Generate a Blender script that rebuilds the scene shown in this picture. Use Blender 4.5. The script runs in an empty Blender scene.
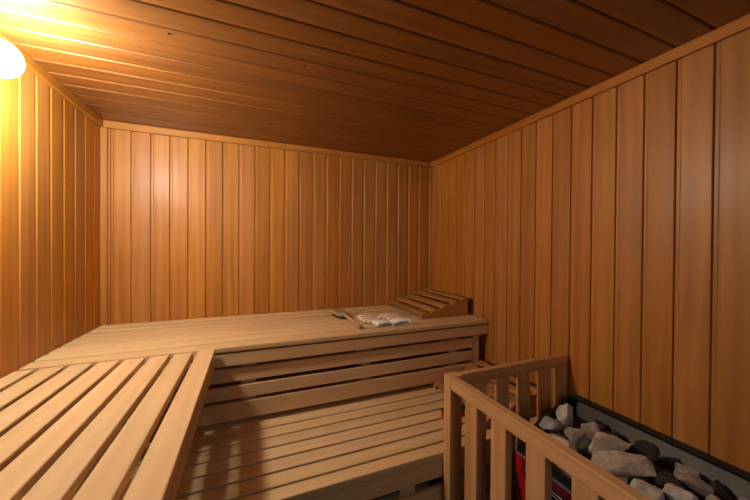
import bpy, bmesh, math, random
from mathutils import Vector, Matrix, noise
C = bpy.context.scene
COL = C.collection

# ------------------------------------------------------------------ numbers of the room (metres)
XL, XR = -0.8305, 1.474          # left and right wall faces
YB, YN = 2.318, -0.62            # back wall, near wall
ZC = 2.125                       # ceiling
UB = 0.90                        # upper bench top
LB = 0.51                        # lower bench top
YF = 1.60                        # front edge of upper bench
W = 0.1014                       # wall board pitch

# ------------------------------------------------------------------ materials
def mat_new(name):
    m = bpy.data.materials.new(name); m.use_nodes = True
    nt = m.node_tree; b = nt.nodes['Principled BSDF']
    return m, nt, b

def srgb(r, g, b):
    f = lambda c: (c/255/12.92) if c/255 <= .04045 else ((c/255+.055)/1.055)**2.4
    return (f(r), f(g), f(b), 1)

def wood(name, axis, dark, mid, light, rough=.4, var=.22, coat=0.0, spec=.5, fine=.5, rough_var=.08):
    """planed boards; axis = grain direction in object space"""
    m, nt, b = mat_new(name); N = nt.nodes; Lk = nt.links.new
    tc = N.new('ShaderNodeTexCoord'); geo = N.new('ShaderNodeNewGeometry'); oi = N.new('ShaderNodeObjectInfo')
    ad = N.new('ShaderNodeMath'); ad.operation = 'ADD'
    Lk(geo.outputs['Random Per Island'], ad.inputs[0]); Lk(oi.outputs['Random'], ad.inputs[1])
    fr = N.new('ShaderNodeMath'); fr.operation = 'FRACT'; Lk(ad.outputs[0], fr.inputs[0])
    mu = N.new('ShaderNodeMath'); mu.operation = 'MULTIPLY'; mu.inputs[1].default_value = 53.7; Lk(ad.outputs[0], mu.inputs[0])
    off = N.new('ShaderNodeCombineXYZ')
    for i in range(3): Lk(mu.outputs[0], off.inputs[i])
    def mapped(a, c):
        mp = N.new('ShaderNodeMapping'); s = [a, a, a]; s['xyz'.index(axis)] = c
        mp.inputs['Scale'].default_value = s; Lk(tc.outputs['Object'], mp.inputs['Vector']); Lk(off.outputs[0], mp.inputs['Location'])
        return mp
    n1 = N.new('ShaderNodeTexNoise'); n1.inputs['Scale'].default_value = 1; n1.inputs['Detail'].default_value = 3
    n1.inputs['Distortion'].default_value = .6; Lk(mapped(22, 1.3).outputs[0], n1.inputs['Vector'])
    n2 = N.new('ShaderNodeTexNoise'); n2.inputs['Scale'].default_value = 1; n2.inputs['Detail'].default_value = 4
    Lk(mapped(260, 6).outputs[0], n2.inputs['Vector'])
    n3 = N.new('ShaderNodeTexNoise'); n3.inputs['Scale'].default_value = 1; n3.inputs['Detail'].default_value = 2
    Lk(mapped(5, 2.2).outputs[0], n3.inputs['Vector'])
    wv = N.new('ShaderNodeTexWave'); wv.wave_type = 'RINGS'; wv.rings_direction = axis.upper()
    wv.inputs['Scale'].default_value = 9; wv.inputs['Distortion'].default_value = 3; wv.inputs['Detail'].default_value = 1
    wv.inputs['Detail Scale'].default_value = .8
    Lk(mapped(1.0, .12).outputs[0], wv.inputs['Vector'])
    def mth(op, x, y, z=None):
        k = N.new('ShaderNodeMath'); k.operation = op
        for i, v in enumerate((x, y, z)):
            if v is None: continue
            if isinstance(v, (int, float)): k.inputs[i].default_value = v
            else: Lk(v, k.inputs[i])
        return k.outputs[0]
    t = mth('MULTIPLY_ADD', n1.outputs['Fac'], .75, 0.0)
    t = mth('MULTIPLY_ADD', n2.outputs['Fac'], fine*.5, t)
    t = mth('MULTIPLY_ADD', wv.outputs['Fac'], .16, t)
    t = mth('MULTIPLY_ADD', n3.outputs['Fac'], .35, t)
    t = mth('SUBTRACT', t, .38 + fine*.25)
    rp = N.new('ShaderNodeValToRGB'); rp.color_ramp.elements[0].position = .05; rp.color_ramp.elements[1].position = .75
    rp.color_ramp.elements[0].color = dark; rp.color_ramp.elements[1].color = light
    e = rp.color_ramp.elements.new(.36); e.color = mid
    Lk(t, rp.inputs[0])
    # board to board differences of tone
    wn = N.new('ShaderNodeTexWhiteNoise'); wn.noise_dimensions = '1D'; Lk(mu.outputs[0], wn.inputs['W'])
    sp = N.new('ShaderNodeSeparateColor'); Lk(wn.outputs['Color'], sp.inputs[0])
    hs = N.new('ShaderNodeHueSaturation'); Lk(rp.outputs[0], hs.inputs['Color'])
    Lk(mth('MULTIPLY_ADD', sp.outputs[0], var, 1 - var/2), hs.inputs['Value'])
    Lk(mth('MULTIPLY_ADD', sp.outputs[1], .008, .498), hs.inputs['Hue'])
    Lk(mth('MULTIPLY_ADD', sp.outputs[2], .06, .97), hs.inputs['Saturation'])
    Lk(hs.outputs[0], b.inputs['Base Color'])
    Lk(mth('MULTIPLY_ADD', n1.outputs['Fac'], rough_var*2, rough - rough_var), b.inputs['Roughness'])
    b.inputs['Specular IOR Level'].default_value = spec
    b.inputs['Coat Weight'].default_value = coat; b.inputs['Coat Roughness'].default_value = .3
    bp = N.new('ShaderNodeBump'); bp.inputs['Strength'].default_value = .12; bp.inputs['Distance'].default_value = .0015
    Lk(mth('ADD', n2.outputs['Fac'], n1.outputs['Fac']), bp.inputs['Height']); Lk(bp.outputs[0], b.inputs['Normal'])
    return m

WALLC = (srgb(166, 104, 42), srgb(187, 124, 52), srgb(200, 140, 70))
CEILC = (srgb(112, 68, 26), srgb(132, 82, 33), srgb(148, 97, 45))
BENC = (srgb(208, 172, 126), srgb(218, 184, 138), srgb(226, 194, 150))
FENC = (srgb(190, 142, 92), srgb(212, 164, 112), srgb(224, 182, 132))
M = {}
M['wall'] = wood('varnished_panel_wood', 'z', *WALLC, rough=.50, spec=.4, coat=.15, var=.20)
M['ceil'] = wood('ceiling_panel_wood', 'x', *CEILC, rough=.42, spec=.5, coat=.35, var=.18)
M['trim_x'] = wood('trim_wood_x', 'x', *WALLC, rough=.4, var=.1)
M['trim_y'] = wood('trim_wood_y', 'y', *WALLC, rough=.4, var=.1)
M['trim_z'] = wood('trim_wood_z', 'z', *WALLC, rough=.4, var=.1)
M['bench_x'] = wood('bench_wood_x', 'x', *BENC, rough=.6, var=.12, spec=.3)
M['bench_y'] = wood('bench_wood_y', 'y', *BENC, rough=.6, var=.12, spec=.3)
M['bench_z'] = wood('bench_wood_z', 'z', *BENC, rough=.6, var=.12, spec=.3)
HRC = (srgb(158, 108, 54), srgb(184, 132, 74), srgb(200, 152, 94))
M['rest_y'] = wood('headrest_wood_y', 'y', *HRC, rough=.5, var=.1, spec=.4)
M['rest_x'] = wood('headrest_wood_x', 'x', *HRC, rough=.5, var=.1, spec=.4)
M['rest_dark'] = wood('headrest_dark_bar', 'y', srgb(52, 30, 18), srgb(70, 42, 26), srgb(84, 52, 32), rough=.5, var=.1)
M['fence_y'] = wood('guard_wood_y', 'y', *FENC, rough=.5, var=.1, spec=.4)
M['fence_x'] = wood('guard_wood_x', 'x', *FENC, rough=.5, var=.1, spec=.4)
M['fence_z'] = wood('guard_wood_z', 'z', *FENC, rough=.5, var=.12, spec=.4)
M['brush_wood'] = wood('brush_wood', 'y', srgb(160, 132, 98), srgb(184, 156, 120), srgb(200, 176, 142), rough=.5, var=.05)

def plain(name, col, rough=.5, metal=0., nscale=0, namt=.2, bump=0, emis=None, estr=0):
    m, nt, b = mat_new(name); N = nt.nodes; Lk = nt.links.new
    b.inputs['Base Color'].default_value = col; b.inputs['Roughness'].default_value = rough; b.inputs['Metallic'].default_value = metal
    if nscale:
        tc = N.new('ShaderNodeTexCoord'); n = N.new('ShaderNodeTexNoise'); n.inputs['Scale'].default_value = nscale; n.inputs['Detail'].default_value = 5
        Lk(tc.outputs['Object'], n.inputs['Vector'])
        hs = N.new('ShaderNodeHueSaturation'); hs.inputs['Color'].default_value = col
        mr = N.new('ShaderNodeMapRange'); mr.inputs['From Min'].default_value = .3; mr.inputs['From Max'].default_value = .7
        mr.inputs['To Min'].default_value = 1-namt; mr.inputs['To Max'].default_value = 1+namt
        Lk(n.outputs['Fac'], mr.inputs[0]); Lk(mr.outputs[0], hs.inputs['Value']); Lk(hs.outputs[0], b.inputs['Base Color'])
        if bump:
            bp = N.new('ShaderNodeBump'); bp.inputs['Strength'].default_value = bump; bp.inputs['Distance'].default_value = .003
            Lk(n.outputs['Fac'], bp.inputs['Height']); Lk(bp.outputs[0], b.inputs['Normal'])
    if emis:
        b.inputs['Emission Color'].default_value = emis; b.inputs['Emission Strength'].default_value = estr
    return m
M['black'] = plain('black_steel', srgb(30, 30, 32), .45, .3, 30, .25)
M['steel'] = plain('dull_grey_steel', srgb(62, 56, 49), .5, .2, 9, .22, .1)
M['silver'] = plain('bright_steel_edge', srgb(190, 186, 184), .3, .8)
M['red'] = plain('red_enamel', srgb(190, 18, 22), .35, 0, 12, .08)
M['maroon'] = plain('maroon_enamel', srgb(104, 22, 34), .35, 0, 12, .08)
M['wire'] = plain('bright_wire', srgb(200, 200, 205), .3, .7)
M['dark_in'] = plain('near_black_matte', srgb(22, 20, 19), .8)  # even near-black matte for the heater body and tray floor
M['floor'] = plain('grey_floor_tiles', srgb(120, 108, 96), .6, 0, 6, .15)
M['white_base'] = plain('white_ceramic', srgb(235, 232, 225), .35, 0, 10, .03)
M['screw'] = plain('screw_dark', srgb(40, 30, 24), .4, .6)
M['cuff'] = plain('white_cotton', srgb(244, 242, 240), .95, 0, 160, .1, .5)
M['bristle'] = plain('dark_bristles', srgb(92, 70, 48), .9, 0, 200, .4, .6)
M['cord'] = plain('cord', srgb(210, 200, 186), .9)
M['handle'] = plain('dark_handle', srgb(34, 30, 28), .5)
M['globe'] = plain('opal_glass_lit', (1, .9, .76, 1), .3, emis=(1, .94, .79, 1), estr=380)

def stone_mat(name, col, col2):
    m, nt, b = mat_new(name); N = nt.nodes; Lk = nt.links.new
    tc = N.new('ShaderNodeTexCoord'); oi = N.new('ShaderNodeObjectInfo')
    mp = N.new('ShaderNodeVectorMath'); mp.operation = 'ADD'
    cm = N.new('ShaderNodeVectorMath'); cm.operation = 'SCALE'; cm.inputs[0].default_value = (7, 11, 5); Lk(oi.outputs['Random'], cm.inputs['Scale'])
    Lk(tc.outputs['Object'], mp.inputs[0]); Lk(cm.outputs[0], mp.inputs[1])
    n = N.new('ShaderNodeTexNoise'); n.inputs['Scale'].default_value = 26; n.inputs['Detail'].default_value = 8; n.inputs['Roughness'].default_value = .65
    Lk(mp.outputs[0], n.inputs['Vector'])
    n2 = N.new('ShaderNodeTexNoise'); n2.inputs['Scale'].default_value = 170; n2.inputs['Detail'].default_value = 3; Lk(mp.outputs[0], n2.inputs['Vector'])
    rp = N.new('ShaderNodeValToRGB'); rp.color_ramp.elements[0].position = .36; rp.color_ramp.elements[1].position = .62
    rp.color_ramp.elements[0].color = col2; rp.color_ramp.elements[1].color = col
    Lk(n.outputs['Fac'], rp.inputs[0]); Lk(rp.outputs[0], b.inputs['Base Color']); b.inputs['Roughness'].default_value = .88
    ad = N.new('ShaderNodeMath'); ad.operation = 'MULTIPLY_ADD'; ad.inputs[1].default_value = .35; Lk(n2.outputs['Fac'], ad.inputs[0]); Lk(n.outputs['Fac'], ad.inputs[2])
    bp = N.new('ShaderNodeBump'); bp.inputs['Strength'].default_value = .6; bp.inputs['Distance'].default_value = .005
    Lk(ad.outputs[0], bp.inputs['Height']); Lk(bp.outputs[0], b.inputs['Normal'])
    return m
SM = {'pale': stone_mat('pale_grey_stone', srgb(214, 204, 190), srgb(172, 162, 150)),
      'tan': stone_mat('tan_stone', srgb(220, 204, 184), srgb(186, 168, 150)),
      'brown': stone_mat('brown_stone', srgb(176, 160, 146), srgb(128, 114, 104)),
      'dark': stone_mat('dark_stone', srgb(70, 58, 52), srgb(44, 38, 36)),
      'grey': stone_mat('blue_grey_stone', srgb(176, 174, 172), srgb(128, 126, 126))}

def striped():
    m, nt, b = mat_new('tan_and_white_striped_knit'); N = nt.nodes; Lk = nt.links.new
    tc = N.new('ShaderNodeTexCoord'); wv = N.new('ShaderNodeTexWave'); wv.wave_type = 'BANDS'; wv.bands_direction = 'Y'
    mp = N.new('ShaderNodeMapping'); mp.inputs['Rotation'].default_value = (0, 0, .5); Lk(tc.outputs['Object'], mp.inputs[0])
    wv.inputs['Scale'].default_value = 10; wv.inputs['Distortion'].default_value = 1.2; wv.inputs['Detail Scale'].default_value = 3
    Lk(mp.outputs[0], wv.inputs['Vector'])
    rp = N.new('ShaderNodeValToRGB'); rp.color_ramp.elements[0].position = .42; rp.color_ramp.elements[1].position = .6
    rp.color_ramp.elements[0].color = srgb(208, 158, 120); rp.color_ramp.elements[1].color = srgb(246, 236, 222)
    Lk(wv.outputs['Fac'], rp.inputs[0]); Lk(rp.outputs[0], b.inputs['Base Color']); b.inputs['Roughness'].default_value = .95
    n = N.new('ShaderNodeTexNoise'); n.inputs['Scale'].default_value = 180; Lk(tc.outputs['Object'], n.inputs['Vector'])
    bp = N.new('ShaderNodeBump'); bp.inputs['Strength'].default_value = .8; bp.inputs['Distance'].default_value = .003
    Lk(n.outputs['Fac'], bp.inputs['Height']); Lk(bp.outputs[0], b.inputs['Normal'])
    return m
M['stripe'] = striped()

# ------------------------------------------------------------------ helpers
def obj(name, bm, mat, parent=None, smooth=False, loc=None, mats=None):
    bmesh.ops.recalc_face_normals(bm, faces=bm.faces)
    me = bpy.data.meshes.new(name); bm.to_mesh(me); bm.free()
    for k in (mats or [mat]): me.materials.append(k)
    if smooth:
        for p in me.polygons: p.use_smooth = True
    o = bpy.data.objects.new(name, me); COL.objects.link(o)
    if loc: o.location = loc
    if parent: o.parent = parent
    return o
def thing(name, label, cat, loc, group=None, rotz=0):
    o = bpy.data.objects.new(name, None); COL.objects.link(o); o.location = loc; o.rotation_euler = (0, 0, rotz)
    o.empty_display_size = .05
    return tag(o, label, cat, group)
def tag(o, label, cat, group=None):
    o['label'] = label; o['category'] = cat
    if group: o['group'] = group
    return o
def struct(name, bm, mat, mats=None):
    o = obj(name, bm, mat, mats=mats); o['kind'] = 'structure'; return o

def box(bm, x0, x1, y0, y1, z0, z1, bev=0.0, mat=0, O=(0, 0, 0), segs=2):
    x0 -= O[0]; x1 -= O[0]; y0 -= O[1]; y1 -= O[1]; z0 -= O[2]; z1 -= O[2]
    t = bmesh.new()
    vs = [t.verts.new((x, y, z)) for x in (x0, x1) for y in (y0, y1) for z in (z0, z1)]
    for f in ((0, 1, 3, 2), (4, 6, 7, 5), (0, 4, 5, 1), (2, 3, 7, 6), (0, 2, 6, 4), (1, 5, 7, 3)):
        t.faces.new([vs[i] for i in f])
    if bev: bmesh.ops.bevel(t, geom=t.edges[:], offset=bev, segments=segs, profile=.5, affect='EDGES')
    merge(bm, t, mat=mat)
def merge(bm, t, mtx=None, mat=0):
    me = bpy.data.meshes.new('tmp')
    for f in t.faces: f.material_index = mat
    if mtx: t.transform(mtx)
    t.to_mesh(me); t.free(); bm.from_mesh(me); bpy.data.meshes.remove(me)
def tube(bm, pts, rad, n=12, mat=0, closed=False):
    """round bar along points; rad is a number or one per point"""
    pts = [Vector(p) for p in pts]; rings = []
    if isinstance(rad, (int, float)): rad = [rad]*len(pts)
    ref = Vector((0, 0, 1))
    for i, p in enumerate(pts):
        if closed: d = pts[(i+1) % len(pts)] - pts[i-1]
        else: d = pts[min(i+1, len(pts)-1)] - pts[max(i-1, 0)]
        d.normalize()
        a = d.cross(ref)
        if a.length < .1: a = d.cross(Vector((1, 0, 0)))
        a.normalize(); b = d.cross(a)
        rings.append([bm.verts.new(p + (a*math.cos(t) + b*math.sin(t))*rad[i]) for t in [2*math.pi*k/n for k in range(n)]])
    m = len(rings)
    for i in range(m if closed else m-1):
        for k in range(n):
            f = bm.faces.new((rings[i][k], rings[i][(k+1) % n], rings[(i+1) % m][(k+1) % n], rings[(i+1) % m][k])); f.material_index = mat
    if not closed:
        for r in (rings[0], rings[-1]): bm.faces.new(r).material_index = mat
def prism(bm, poly, lo, hi, plane='xz', mat=0, bev=0, top=None):
    """poly in plane, extruded along the third axis; top = other polygon at hi"""
    t = bmesh.new()
    def P(u, v, w):
        return {'xz': (u, w, v), 'xy': (u, v, w), 'yz': (w, u, v)}[plane]
    a = [t.verts.new(P(u, v, lo)) for u, v in poly]; b = [t.verts.new(P(u, v, hi)) for u, v in (top or poly)]
    t.faces.new(a); t.faces.new(list(reversed(b)))
    for i in range(len(a)): t.faces.new((a[i], a[(i+1) % len(a)], b[(i+1) % len(a)], b[i]))
    if bev:
        bmesh.ops.recalc_face_normals(t, faces=t.faces)
        bmesh.ops.bevel(t, geom=t.edges[:], offset=bev, segments=1, affect='EDGES')
    merge(bm, t, mat=mat)

# ------------------------------------------------------------------ panelled walls and ceiling
def panel(bm, f, u0, u1, v0, v1, starts, pitch, prof, back):
    """boards: f(u, v, d) -> xyz; prof(u start, u end) -> list of (u, depth) along the face"""
    for s in starts:
        a, b = max(s, u0), min(s + pitch, u1)
        if b - a < .004: continue
        pr = [(min(max(u, a), b), d) for u, d in prof(s, pitch)]
        q = []
        for k in pr:
            if not q or abs(k[0]-q[-1][0]) > 1e-5 or abs(k[1]-q[-1][1]) > 1e-5: q.append(k)
        pr = [(q[0][0], back)] + q + [(q[-1][0], back)]
        A = [bm.verts.new(f(u, v0, d)) for u, d in pr]; B = [bm.verts.new(f(u, v1, d)) for u, d in pr]
        n = len(pr)
        for i in range(n): bm.faces.new((A[i], A[(i+1) % n], B[(i+1) % n], B[i]))
        bm.faces.new(A); bm.faces.new(list(reversed(B)))
def lip(s, p):           # tongue-and-groove board with a recessed lip on its first side
    return [(s, -.010), (s+.0035, -.010), (s+.0035, -.0045), (s+.0045, -.0038), (s+.0135, -.0038), (s+.017, -.0005), (s+.0195, 0),
            (s+p-.003, 0), (s+p-.0008, -.0012), (s+p, -.003), (s+p, -.010)]
def lip_r(s, p):         # the same, lip on the other side
    return [(2*s+p-u, d) for u, d in reversed(lip(s, p))]
def vee(s, p):
    return [(s, -.010), (s+.004, -.010), (s+.004, -.0045), (s+.007, -.0012), (s+.0095, 0), (s+p-.005, 0), (s+p-.002, -.0015), (s+p, -.0045), (s+p, -.010)]
BK = -.025
bm = bmesh.new()
panel(bm, lambda u, v, d: (u, YB-d, v), XL, XR, 0, ZC, [XL+.1457+(k-2)*W-.0015 for k in range(26)], W, lip, BK)
struct('wall_back', bm, M['wall'])
bm = bmesh.new()
panel(bm, lambda u, v, d: (XL+d, u, v), YN, YB, 0, ZC, [YB-.0995+(1-k)*W-W-.0015 for k in range(-1, 32)], W, lip, BK)
struct('wall_left', bm, M['wall'])
bm = bmesh.new()
panel(bm, lambda u, v, d: (XR-d, u, v), YN, YB, 0, ZC, [YB-.3705-k*W-.0885 for k in range(-5, 28)], W, lip_r, BK)
struct('wall_right', bm, M['wall'])
bm = bmesh.new()
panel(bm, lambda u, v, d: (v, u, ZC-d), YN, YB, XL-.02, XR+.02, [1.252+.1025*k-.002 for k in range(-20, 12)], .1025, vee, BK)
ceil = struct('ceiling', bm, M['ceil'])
for x, y in ((-.269, 1.279), (.206, 1.288)):
    bm = bmesh.new(); tube(bm, [(x, y, ZC+.001), (x, y, ZC-.0025)], .0045, 12); tube(bm, [(x+.012, y-.002, ZC+.001), (x+.012, y-.002, ZC-.0015)], .003, 10, mat=1)
    obj('screw', bm, None, ceil, mats=[M['screw'], M['silver']])
bm = bmesh.new(); box(bm, XL-.02, XR+.02, YN-.03, YB+.02, -.05, 0)
struct('floor', bm, M['floor'])
# near wall with a glass door behind the camera
DX0, DX1, DZ = -.62, 1.38, 2.02
bm = bmesh.new()
st = [XL+k*W for k in range(24)]
panel(bm, lambda u, v, d: (u, YN+d, v), XL, DX0, 0, ZC, st, W, lip, BK)
panel(bm, lambda u, v, d: (u, YN+d, v), DX1, XR, 0, ZC, [DX1+k*W for k in range(9)], W, lip, BK)
panel(bm, lambda u, v, d: (u, YN+d, v), DX0, DX1, DZ, ZC, [DX0+k*W for k in range(20)], W, lip, BK)
struct('wall_near', bm, M['wall'])
bm = bmesh.new()
box(bm, DX0, DX0+.05, YN-.03, YN+.015, 0, DZ, .003); box(bm, DX1-.05, DX1, YN-.03, YN+.015, 0, DZ, .003); box(bm, DX0+.05, DX1-.05, YN-.03, YN+.015, DZ-.05, DZ, .003)
door = struct('door_1', bm, M['trim_z'])
gm, nt, b = mat_new('clear_door_glass')
tr = nt.nodes.new('ShaderNodeBsdfTransparent'); tr.inputs[0].default_value = (.85, .88, .88, 1); gl = nt.nodes.new('ShaderNodeBsdfGlossy'); gl.inputs['Roughness'].default_value = .02
mx = nt.nodes.new('ShaderNodeMixShader'); mx.inputs[0].default_value = .07
nt.links.new(tr.outputs[0], mx.inputs[1]); nt.links.new(gl.outputs[0], mx.inputs[2]); nt.links.new(mx.outputs[0], nt.nodes['Material Output'].inputs[0])
bm = bmesh.new(); box(bm, DX0+.05, DX1-.05, YN-.012, YN-.004, .01, DZ-.05)
obj('glass_pane', bm, gm, door)
bm = bmesh.new(); tube(bm, [(DX0+.09, YN-.004, 1.0), (DX0+.09, YN+.05, 1.02), (DX0+.09, YN+.05, 1.2), (DX0+.09, YN-.004, 1.22)], .011, 12)
obj('handle', bm, M['fence_z'], door, smooth=True)

# trims
TH, TD = .043, .016
def trim(n, x0, x1, y0, y1, z0, z1, m):
    bm = bmesh.new(); box(bm, x0, x1, y0, y1, z0, z1, .003); struct('trim_%d' % n, bm, m)
trim(1, XL, XR, YB-TD, YB, ZC-TH, ZC, M['trim_x'])
trim(2, XL, XL+TD, YN, YB-TD, ZC-TH, ZC, M['trim_y'])
trim(3, XR-TD, XR, YN, YB-TD, ZC-TH, ZC, M['trim_y'])
trim(4, XL, XL+.034, YB-.016, YB, UB, ZC-TH, M['trim_z'])
trim(5, XR-.012, XR, YB-.012, YB, UB, ZC-TH, M['trim_z'])

# ------------------------------------------------------------------ benches
G = .0015   # clearance to the walls
# upper bench along the back wall
ub = thing('sauna_bench', 'long upper slatted wooden bench along the back wall, with brush and mitts on it', 'bench', (.3, 1.95, 0))
O = tuple(ub.location)
bm = bmesh.new()
y = YF
ys = [(1.60, 1.679)]
for k in range(8):
    a = 1.696 + k*.093; ys.append((a, min(a+.0765, YB-.004)))
for a, b2 in ys:
    if b2-a > .02: box(bm, XL+G, XR-G, a, b2, UB-.028, UB, .006, O=O, segs=3)
obj('seat', bm, M['bench_x'], ub)
bm = bmesh.new(); box(bm, XL+G, XR-G, 1.604, 1.628, .8045, .866, .003, O=O)
obj('front_board', bm, M['bench_x'], ub)
bm = bmesh.new()
for z0, z1 in ((.722, .786), (.638, .701), (.535, .620)): box(bm, XL+G, 1.358, 1.618, 1.638, z0, z1, .003, O=O)
obj('skirt_panel', bm, M['bench_x'], ub)
for x0, x1 in ((-.70, -.64), (-.04, .027), (.586, .647), (1.18, 1.248)):
    bm = bmesh.new(); box(bm, x0, x1, 1.6385, 1.66, .545, .872, .002, O=O); obj('batten', bm, M['bench_z'], ub)
    bm = bmesh.new(); box(bm, x0+.01, x1-.01, 1.705, 1.745, 0, .80, .002, O=O); obj('leg', bm, M['bench_z'], ub)
bm = bmesh.new(); box(bm, 1.362, 1.413, 1.620, 1.665, LB, .8045, .003, O=O); obj('leg', bm, M['bench_z'], ub)
bm = bmesh.new(); box(bm, XL+G, XR-G, YB-.05, YB-.012, .80, .872, .002, O=O); obj('wall_rail', bm, M['bench_x'], ub)
for x in (-.67, -.01, .615, 1.21):
    bm = bmesh.new(); box(bm, x-.02, x+.02, 1.66, YB-.05, .80, .872, .002, O=O); obj('crossbar', bm, M['bench_y'], ub)

# side bench along the left wall
sb = thing('sauna_bench', 'wide slatted wooden side bench along the left wall, nearest the camera, front left', 'bench', (-.49, .5, 0))
O = tuple(sb.location)
bm = bmesh.new()
xs = [(-.222-.088*k, -.151-.088*k) for k in range(7)]; xs.append((XL+.004, -.768))
for i, (a, b2) in enumerate(xs): box(bm, a, b2, -.55, 1.578 if i else 1.592, UB-.028, UB, .0045, O=O)
obj('seat', bm, M['bench_y'], sb)
bm = bmesh.new(); box(bm, -.178, -.153, -.55, 1.575, .81, .868, .003, O=O); obj('front_board', bm, M['bench_y'], sb)
for a, b2 in ((1.455, 1.515), (.75, .81), (.1, .16), (-.5, -.44)):
    bm = bmesh.new(); box(bm, XL+G, -.18, a, b2, .80, .872, .002, O=O); obj('crossbar', bm, M['bench_x'], sb)
bm = bmesh.new(); box(bm, XL+G, -.18, 1.560, 1.598, .83, .872, .002, O=O); obj('end_rail', bm, M['bench_x'], sb)
for yy in (-.49, .72):
    for xx in (-.79, -.235):
        bm = bmesh.new(); box(bm, xx, xx+.045, yy, yy+.03, 0, .872 if yy < 0 else .872, .003, O=O); obj('leg', bm, M['bench_z'], sb)

# lower bench
lb = thing('sauna_bench', 'lower slatted wooden step bench in front of the upper bench, shaded at its left end', 'bench', (.3, 1.35, 0))
O = tuple(lb.location)
bm = bmesh.new()
gy = [1.085, 1.148, 1.227, 1.306, 1.385, 1.464, 1.543, 1.622, 1.70]
for i in range(8): box(bm, XL+G, XR-G, gy[i]+(.0055 if i else 0), gy[i+1]-.0055, LB-.028, LB, .004, O=O)
obj('seat', bm, M['bench_x'], lb)
bm = bmesh.new(); box(bm, XL+G, XR-G, 1.089, 1.113, .402, .478, .003, O=O); obj('front_board', bm, M['bench_x'], lb)
bm = bmesh.new()
for z0, z1 in ((.275, .352), (.165, .242), (.055, .132)): box(bm, XL+G, XR-G, 1.098, 1.118, z0, z1, .003, O=O)
obj('skirt_panel', bm, M['bench_x'], lb)
for x0 in (-.72, -.02, .585, 1.38):
    bm = bmesh.new(); box(bm, x0, x0+.06, 1.1185, 1.155, 0, .482, .002, O=O); obj('leg', bm, M['bench_z'], lb)
    bm = bmesh.new(); box(bm, x0+.008, x0+.052, 1.155, 1.56, .42, .482, .002, O=O); obj('crossbar', bm, M['bench_y'], lb)
    bm = bmesh.new(); box(bm, x0, x0+.06, 1.56, 1.597, 0, .482, .002, O=O); obj('leg', bm, M['bench_z'], lb)

# ------------------------------------------------------------------ headrests
def headrest(label, x0, y0, z, ln, group):
    t = thing('headrest', label, 'headrest', (x0, y0, z), group)
    # profile: height over x, rising to the wall
    def h(x):
        s = min(max(x/.36, 0), 1); return .020 + .088*(s*s*(3-2*s))*.55 + .088*s*.45
    seats = []
    n = 5; p = .078
    for k in range(n):
        a = .004 + k*(p+.004*(k>0)); seats.append((a, a+p-.029))
    # side boards with a scalloped upper edge
    for yy in (0, ln-.022):
        poly = [(0, .002), (0, .014)]
        for a, b2 in seats:
            for j in range(5):
                u = a + (b2-a)*j/4
                poly.append((u, h(u) + .011 + .008*math.sin(math.pi*j/4)))
            poly.append((b2+.015, h(b2+.015)+.004))
        poly = [q for q in poly if q[0] < .385] + [(.388, h(.388)+.008), (.378, h(.378)-.012), (.378, .010), (.372, 0), (.012, 0)]
        bm = bmesh.new(); prism(bm, poly, yy, yy+.022, 'xz', bev=.0012)
        obj('side_board', bm, M['rest_x'], t)
    bm = bmesh.new()
    for a, b2 in seats:
        w = b2-a; q = []
        m = 6
        top = [(a+w*j/m, h(a+w*j/m) + .010 + .004*math.sin(math.pi*j/m)) for j in range(m+1)]
        bot = [(u, v-.017) for u, v in reversed([(a, h(a)+.019), (b2, h(b2)+.019)])]
        prism(bm, top+bot, .0222, ln-.0222, 'xz')
    obj('slat_top', bm, M['rest_y'], t)
    bm = bmesh.new(); box(bm, .404, .420, .0, ln-.008, .004, .116, .003)
    for yy in (.010, ln-.032): box(bm, .3785, .412, yy-.01, yy+.012, .098, .112, .002); box(bm, .3785, .412, yy-.01, yy+.012, .004, .022, .002)
    obj('rear_bar', bm, M['rest_dark'], t)
    return t
headrest('curved slatted wooden headrest on the right end of the upper bench, against the back corner', 1.05, 1.755, UB, .535, 'sauna headrests')
headrest('curved slatted wooden headrest on the lower bench, seen through the guard rail', 1.048, 1.15, LB, .455, 'sauna headrests')

# ------------------------------------------------------------------ brush
br = thing('bath_brush', 'long-handled wooden bath brush lying on the upper bench left of the mitts', 'brush', (.570, 2.04, UB), rotz=.06)
bm = bmesh.new()
prof = []
for k in range(24):
    t = 2*math.pi*k/24; c, s = math.cos(t), math.sin(t)
    prof.append(((.046*math.copysign(abs(c)**.75, c)), .108*math.copysign(abs(s)**.75, s)))
t = bmesh.new()
lv = [(.86, .018), (1, .022), (1, .030), (.9, .036), (.6, .039)]
rings = [[t.verts.new((x*s, yy*s, z)) for x, yy in prof] for s, z in lv]
for a, b2 in zip(rings, rings[1:]):
    for k in range(24): t.faces.new((a[k], a[(k+1) % 24], b2[(k+1) % 24], b2[k]))
t.faces.new(rings[0]); t.faces.new(rings[-1]); merge(bm, t)
obj('brush_head', bm, M['brush_wood'], br, smooth=True)
bm = bmesh.new(); random.seed(5)
for i in range(-3, 4):
    for j in range(-9, 10):
        x, yy = i*.010, j*.0098
        if (x/.036)**2 + (yy/.092)**2 > 1: continue
        tube(bm, [(x, yy, .020), (x+random.uniform(-.004, .004)+x*.12, yy+random.uniform(-.004, .004)+yy*.08, .0005)], [.0034, .0048], 6)
obj('bristles', bm, M['bristle'], br)
bm = bmesh.new()
tube(bm, [(0, -.085, .030), (0, -.11, .0295), (0, -.15, .028), (0, -.20, .0265), (0, -.26, .0205), (0, -.31, .0165), (0, -.345, .0150), (0, -.365, .0145), (0, -.372, .0145)],
     [.014, .013, .0095, .009, .010, .0115, .013, .0115, .005], 14)
obj('handle', bm, M['brush_wood'], br, smooth=True)

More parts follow.
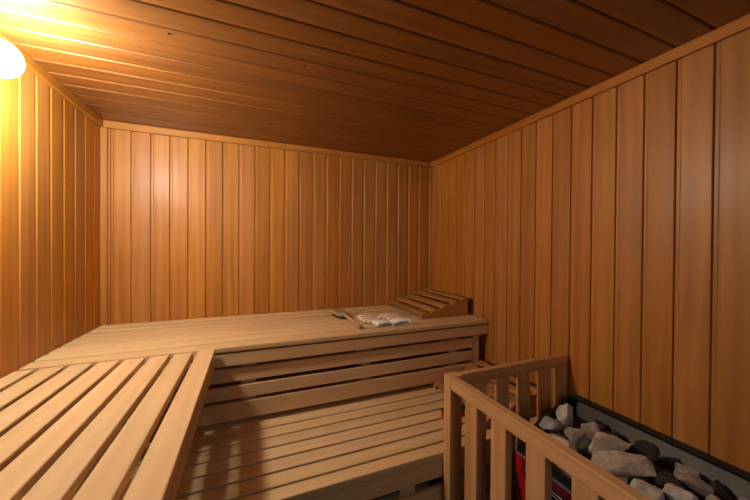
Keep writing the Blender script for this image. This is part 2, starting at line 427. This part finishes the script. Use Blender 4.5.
# ------------------------------------------------------------------ mitts
def mitt(label, x, y, rz, seed, sx=1.0, thumb=1):
    t = thing('bath_mitt', label, 'mitt', (x, y, UB), 'pair of bath mitts', rotz=rz)
    def loft(bm, secs, n=28, caps=(True, True)):
        rings = []
        for (yy, w, hgt, cx) in secs:
            r = []
            for k in range(n):
                a = 2*math.pi*k/n; c, s = math.cos(a), math.sin(a)
                px = cx + w*math.copysign(abs(c)**.8, c)
                pz = hgt*max(0.03, 1+math.copysign(abs(s)**.8, s)) 
                pz += .003*noise.noise(Vector((px*40, yy*40, seed)))*(1 if s > 0 else 0)
                r.append(bm.verts.new((px, yy, max(pz, .0004))))
            rings.append(r)
        for a, b2 in zip(rings, rings[1:]):
            for k in range(n): bm.faces.new((a[k], a[(k+1) % n], b2[(k+1) % n], b2[k]))
        if caps[0]: bm.faces.new(rings[0])
        if caps[1]: bm.faces.new(rings[-1])
    bm = bmesh.new()
    secs = []
    for k in range(15):
        s = k/14; yy = -.075 + .235*s
        w = (.052 + .016*math.sin(math.pi*min(s*1.1, 1)))*sx
        if s > .7: w *= math.sqrt(max(1-((s-.7)/.3)**2, .02))
        hh = .016 + .004*math.sin(s*9+seed)
        if s > .75: hh *= math.sqrt(max(1-((s-.75)/.26)**2, .05))
        secs.append((yy, w, hh, .004*math.sin(s*5+seed)))
    loft(bm, secs)
    if thumb:   # side thumb, part of the same knitted shell
        tube(bm, [(-.030*thumb, -.005, .014), (-.058*thumb, .035, .013), (-.076*thumb, .075, .011), (-.082*thumb, .093, .009)], [.014, .013, .0105, .005], 12)
    obj('palm', bm, M['stripe'], t, smooth=True)
    bm = bmesh.new()
    loft(bm, [(-.060, .048, .015, 0), (-.075, .050, .0165, 0), (-.105, .052, .0155, 0), (-.124, .052, .0125, 0), (-.128, .050, .0105, 0), (-.122, .046, .0075, 0), (-.085, .043, .006, 0)], caps=(True, True))
    obj('cuff', bm, M['cuff'], t, smooth=True)
    bm = bmesh.new()
    tube(bm, [(.030, -.120, .034), (.036, -.135, .037), (.040, -.152, .027), (.040, -.165, .006), (.034, -.169, .004), (.031, -.155, .024), (.027, -.138, .035)], .0028, 8)
    obj('hanging_loop', bm, M['cuff'], t, smooth=True)
    return t
mitt('striped tan and white bath mitt next to the brush, left one of the pair', .722, 1.80, .22, 1.3, sx=.9, thumb=0)
mitt('striped tan and white bath mitt nearest the headrest, right one of the pair', .868, 1.81, .05, 4.1, sx=.88, thumb=1)

# ------------------------------------------------------------------ heater guard rail
ZT = .847
fr = thing('guard_rail', 'wooden guard rail with upright balusters boxing in the stone heater', 'railing', (.78, 1.06, 0))
O = tuple(fr.location); fr.location.x -= .008
ZT = .847
bm = bmesh.new(); box(bm, .765, .825, 1.035, 1.080, 0, ZT, .003, O=O); obj('corner_post', bm, M['fence_z'], fr)
bm = bmesh.new(); box(bm, .765, .798, .16, 1.0348, .797, ZT, .0035, O=O); obj('top_rail', bm, M['fence_y'], fr)
bm = bmesh.new(); box(bm, .767, .796, .20, 1.0348, .06, .107, .003, O=O); obj('bottom_rail', bm, M['fence_y'], fr)
bm = bmesh.new(); box(bm, .8252, 1.4705, 1.043, 1.072, .797, ZT, .0035, O=O); obj('top_rail', bm, M['fence_x'], fr)
bm = bmesh.new(); box(bm, .8252, 1.409, 1.045, 1.070, .06, .107, .003, O=O); obj('bottom_rail', bm, M['fence_x'], fr)
for y1 in (.945, .810, .668, .528, .388):
    bm = bmesh.new(); box(bm, .767, .796, y1-.066, y1, .1075, .7965, .003, O=O); obj('baluster', bm, M['fence_z'], fr)
for x0 in (.902, 1.032, 1.160, 1.292):
    bm = bmesh.new(); box(bm, x0, x0+.064, 1.046, 1.070, .1075, .7965, .003, O=O); obj('baluster', bm, M['fence_z'], fr)
bm = bmesh.new(); box(bm, 1.410, 1.4705, 1.043, 1.072, 0, .7968, .003, O=O); obj('end_post', bm, M['fence_z'], fr)
bm = bmesh.new(); box(bm, .765, .80, .16, .20, 0, .7968, .003, O=O); obj('end_post', bm, M['fence_z'], fr)

# ------------------------------------------------------------------ heater
HO = (1.18, .58, 0)
ht = thing('sauna_heater', 'black sauna heater with red edges and an open stone tray, behind the guard rail', 'heater', HO)
def rel(poly): return [(x-HO[0], y-HO[1]) for x, y in poly]
# body narrowing towards the floor
top = rel([(.905, .20), (1.44, .20), (1.44, .975), (1.39, .985), (.935, .832), (.905, .815)])
bot = rel([(1.02, .26), (1.44, .26), (1.44, .93), (1.39, .94), (1.045, .80), (1.02, .79)])
bm = bmesh.new(); prism(bm, bot, .10, .596, 'xy', top=top); obj('body', bm, M['dark_in'], ht)
# tray walls
ring = [(.895, .18), (1.462, .18), (1.462, .995), (1.405, 1.003), (.93, .848), (.895, .825)]
inn = [(.911, .194), (1.420, .194), (1.420, .968), (1.400, .984), (.938, .832), (.911, .817)]
def shell(bm, outer, inner, z0, z1):
    n = len(outer); V = lambda p, z: bm.verts.new((p[0]-HO[0], p[1]-HO[1], z))
    a0 = [V(p, z0) for p in outer]; a1 = [V(p, z1) for p in outer]; b0 = [V(p, z0) for p in inner]; b1 = [V(p, z1) for p in inner]
    for i in range(n):
        j = (i+1) % n
        for q in ((a0[i], a0[j], a1[j], a1[i]), (b0[i], b1[i], b1[j], b0[j]), (a1[i], a1[j], b1[j], b1[i]), (a0[i], b0[i], b0[j], a0[j])): bm.faces.new(q)
bm = bmesh.new(); shell(bm, ring, inn, .596, .672); bm2 = bm; obj('tray_rim', bm2, M['black'], ht)
bm = bmesh.new(); prism(bm, rel([(p[0], p[1]) for p in inn]), .5965, .604, 'xy'); obj('tray_floor', bm, M['dark_in'], ht)
# sloping grey splash sheet lining the wall side of the tray
bm = bmesh.new()
prism(bm, [(1.4195-HO[0], .664), (1.4175-HO[0], .664), (1.385-HO[0], .612), (1.385-HO[0], .606), (1.4195-HO[0], .606)], .20-HO[1], .955-HO[1], 'xz'); obj('liner', bm, M['steel'], ht)
bm = bmesh.new(); box(bm, .8885, .8948, .185, .826, .641, .646, .001, O=HO); 
obj('edge_strip', bm, M['silver'], ht)
# front face parts that lean with the body (x moves in by .115 over .496 m)
def lean(z): return .905 + .115*(.596-z)/.496 if z < .596 else .905 - .0 * z
bm = bmesh.new()
def slab(bm, y0, y1, z0, z1, th, off=0.0):
    a, b2 = lean(z0)-off, lean(z1)-off
    prism(bm, [(a-th-HO[0], z0), (a-HO[0], z0), (b2-HO[0], z1), (b2-th-HO[0], z1)], y0-HO[1], y1-HO[1], 'xz')
box(bm, .8895, .8948, .185, .800, .613, .640, .001, O=HO); obj('front_band', bm, M['maroon'], ht)
bm = bmesh.new()
t = [(lean(z)-.012-HO[0], z) for z in (.10, .596)]
prism(bm, [(t[0][0], .10), (t[0][0]+.020, .10), (t[1][0]+.020, .639), (t[1][0]-.002, .639), (t[1][0], .596)], .797-HO[1], .829-HO[1], 'xz', bev=.0015)
obj('corner_panel', bm, M['red'], ht)
bm = bmesh.new()
for k in range(12):
    z = .604 - .024*k; x = (lean(z) if z < .590 else .893) - .004 - HO[0]
    tube(bm, [(x, .21-HO[1], z), (x, .785-HO[1], z)], .0016, 6)
for k in range(8):
    yy = .24 + .075*k
    tube(bm, [(lean(.30)-.0075-HO[0], yy-HO[1], .30), (.884-HO[0], yy-HO[1], .598), (.886-HO[0], yy-HO[1], .608)], .0018, 6)
obj('grille', bm, M['wire'], ht)
for x, yy in ((1.06, .30), (1.40, .30), (1.40, .85), (1.08, .74)):
    bm = bmesh.new(); box(bm, x-.02, x+.02, yy-.02, yy+.02, 0, .10, .002, O=HO); obj('leg', bm, M['black'], ht)

# ------------------------------------------------------------------ stones
def stone(label, mat, c, size, rot, seed, pts=15, group='stones heaped in the heater tray'):
    rnd = random.Random(seed); bm = bmesh.new()
    for i in range(pts):
        while True:
            v = Vector((rnd.uniform(-1, 1), rnd.uniform(-1, 1), rnd.uniform(-1, 1)))
            if .25 < v.length < 1: break
        v.normalize(); v *= rnd.uniform(.82, 1.0)
        bm.verts.new(v)
    bmesh.ops.convex_hull(bm, input=bm.verts[:])
    loose = [v for v in bm.verts if not v.link_faces]
    bmesh.ops.delete(bm, geom=loose, context='VERTS')
    R = (Matrix.Rotation(rot[2], 3, 'Z') @ Matrix.Rotation(rot[1], 3, 'Y') @ Matrix.Rotation(rot[0], 3, 'X'))
    # normalise to the unit box before sizing
    mn = Vector([min(v.co[i] for v in bm.verts) for i in range(3)]); mx_ = Vector([max(v.co[i] for v in bm.verts) for i in range(3)])
    for v in bm.verts:
        q = Vector([(v.co[i]-mn[i])/(mx_[i]-mn[i])-.5 for i in range(3)])
        v.co = R @ Vector([q[i]*size[i] for i in range(3)])
    m = min(size)
    bmesh.ops.bevel(bm, geom=bm.edges[:], offset=m*.07, segments=1, affect='EDGES', clamp_overlap=True)
    bmesh.ops.triangulate(bm, faces=bm.faces[:])
    for _ in range(2): bmesh.ops.subdivide_edges(bm, edges=bm.edges[:], cuts=1, use_grid_fill=True)
    bm.normal_update()
    for v in bm.verts:
        k = noise.fractal(v.co*28 + Vector((seed*3.1, 0, 0)), .9, 2, 4)
        v.co += v.normal*k*m*.075
    o = obj('heater_stone', bm, SM[mat], None, smooth=False, loc=c)
    for p in o.data.polygons: p.use_smooth = True
    try: o.data.set_sharp_from_angle(angle=math.radians(32))
    except Exception: pass
    return tag(o, label, 'stone', group)
STONES = [
 ('pale grey upright stone at the far end of the heater, below the end post', 'pale', (1.205, .868, .690), (.085, .066, .112), (.15, .1, .3), 3),
 ('small grey stone left of the upright pale stone, furthest left in the heap', 'grey', (1.078, .838, .692), (.090, .070, .060), (0, .2, -.3), 8),
 ('pale rounded stone showing just above the guard rail, near the far end', 'pale', (1.010, .735, .690), (.105, .085, .062), (.1, .1, .5), 12),
 ('brown stone with a lighter patch between the pale rounded stone and the big slab', 'brown', (1.108, .752, .690), (.085, .082, .072), (.2, .3, .2), 17),
 ('small brown-grey stone behind the brown one, near the back wall side', 'brown', (1.200, .760, .682), (.078, .062, .066), (0, -.3, .7), 22),
 ('tan block-shaped stone lying behind the big slab', 'tan', (1.170, .680, .692), (.135, .078, .072), (0, 0, -.35), 29),
 ('largest stone, a long pale slab lying across the middle of the heap', 'tan', (1.082, .600, .698), (.215, .095, .064), (-.25, .02, -.42), 34),
 ('dark brown stone to the right of the tan block, against the grey liner', 'dark', (1.285, .635, .655), (.085, .068, .102), (0, .2, -.6), 41),
 ('almost black stone right of the big slab, in a gap of the heap', 'dark', (1.192, .535, .648), (.115, .080, .085), (0, 0, -.5), 45),
 ('pale round stone in front of the slab, cut off by the guard rail', 'pale', (1.020, .500, .688), (.090, .085, .075), (0, .1, .4), 52),
 ('small tan stone wedged under the front edge of the slab', 'tan', (1.008, .558, .638), (.070, .050, .066), (0, 0, .2), 57),
 ('pale stone at the bottom edge of the picture, right of the pale round stone', 'pale', (1.105, .462, .685), (.085, .075, .075), (.3, .2, .1), 63),
 ('olive brown flat stone beside the liner near the bottom edge of the picture', 'brown', (1.250, .490, .664), (.090, .085, .045), (.1, .35, .3), 66),
 ('small brown pebble-sized stone nearest the bottom right of the heap', 'brown', (1.205, .425, .668), (.055, .045, .040), (0, 0, .5), 71),
]
for L_, m_, c_, s_, r_, sd in STONES: stone(L_, m_, c_, s_, r_, sd)
# bottom layer carrying the heap
k = 0
for yy in (.24, .315, .39, .465, .54, .615, .69, .765, .835):
    for xx in (.955, 1.035, 1.115, 1.195, 1.275, 1.345):
        if yy > .80 and xx < 1.05: continue
        k += 1; rd = random.Random(k*7)
        if any(c_[2]-s_[2]/2 < .645 and math.hypot(xx-c_[0], yy-c_[1]) < max(s_[:2])/2+.034 for L_, m_, c_, s_, r_, sd in STONES): continue
        stone('small stone of the bottom layer in the heater tray, under the larger stones', ('dark', 'brown', 'grey', 'dark')[k % 4], (xx+rd.uniform(-.006, .006), yy+rd.uniform(-.006, .006), .630),
              (.072, .066, .050), (rd.uniform(-.15, .15), rd.uniform(-.15, .15), rd.uniform(0, 3)), 100+k, pts=12, group='bottom layer of heater stones')
# ------------------------------------------------------------------ small red tin behind the post
kt = thing('tin', 'small red tin with a black lid on the lower bench behind the corner post', 'tin', (.977, 1.295, LB))
bm = bmesh.new(); box(bm, -.070, .070, -.022, .022, 0, .032, .005); obj('container', bm, M['red'], kt)
bm = bmesh.new(); box(bm, -.072, .072, -.024, .024, .032, .044, .004); obj('lid', bm, M['handle'], kt)

# ------------------------------------------------------------------ lamp
lp = thing('wall_lamp', 'round white glowing wall lamp high on the left wall under the ceiling', 'lamp', (XL, 1.312, 1.946))
bm = bmesh.new(); tube(bm, [(.0005, 0, 0), (.012, 0, 0), (.020, 0, 0), (.052, 0, 0), (.062, 0, 0)], [.066, .066, .056, .042, .040], 40); obj('base', bm, M['white_base'], lp, smooth=False)
bm = bmesh.new()
t = bmesh.new(); bmesh.ops.create_uvsphere(t, u_segments=40, v_segments=24, radius=1)
t.transform(Matrix.Translation((.108, 0, .006)) @ Matrix.Diagonal((.056, .056, .056, 1))); merge(bm, t)
obj('globe', bm, M['globe'], lp, smooth=True)

# ------------------------------------------------------------------ light from the room outside the glass door
w = bpy.data.worlds.new('World'); C.world = w; w.use_nodes = True
w.node_tree.nodes['Background'].inputs[0].default_value = (.62, .72, .9, 1); w.node_tree.nodes['Background'].inputs[1].default_value = .05
ad = bpy.data.lights.new('hallway_light', 'AREA'); ad.shape = 'RECTANGLE'; ad.size = .8; ad.size_y = 1.2; ad.energy = 5.5; ad.color = (.86, .91, 1)
ao = bpy.data.objects.new('hallway_light', ad); COL.objects.link(ao); ao.location = (.25, YN-.8, 1.85)
ao.rotation_euler = (math.radians(56), 0, 0)
ao['label'] = 'hallway light beyond the glass door'; ao['category'] = 'light'

# ------------------------------------------------------------------ camera
cd = bpy.data.cameras.new('camera'); cam = bpy.data.objects.new('camera', cd); COL.objects.link(cam); C.camera = cam
cd.sensor_width = 36; cd.lens = 305.706/750*36; cd.clip_start = .02
yaw, pitch, roll = .386428, -.0075657, .0065858
fw = Vector((math.sin(yaw), math.cos(yaw), 0)); rt = Vector((math.cos(yaw), -math.sin(yaw), 0)); up = Vector((0, 0, 1))
fw2 = fw*math.cos(pitch) + up*math.sin(pitch); up2 = up*math.cos(pitch) - fw*math.sin(pitch)
rt2 = rt*math.cos(roll) + up2*math.sin(roll); up3 = up2*math.cos(roll) - rt*math.sin(roll)
cam.matrix_world = Matrix(((rt2.x, up3.x, -fw2.x, 0), (rt2.y, up3.y, -fw2.y, 0), (rt2.z, up3.z, -fw2.z, 1.375), (0, 0, 0, 1)))

C.view_settings.view_transform = 'Standard'; C.view_settings.look = 'None'; C.view_settings.gamma = 1
C.view_settings.use_curve_mapping = False; C.view_settings.exposure = 0.0
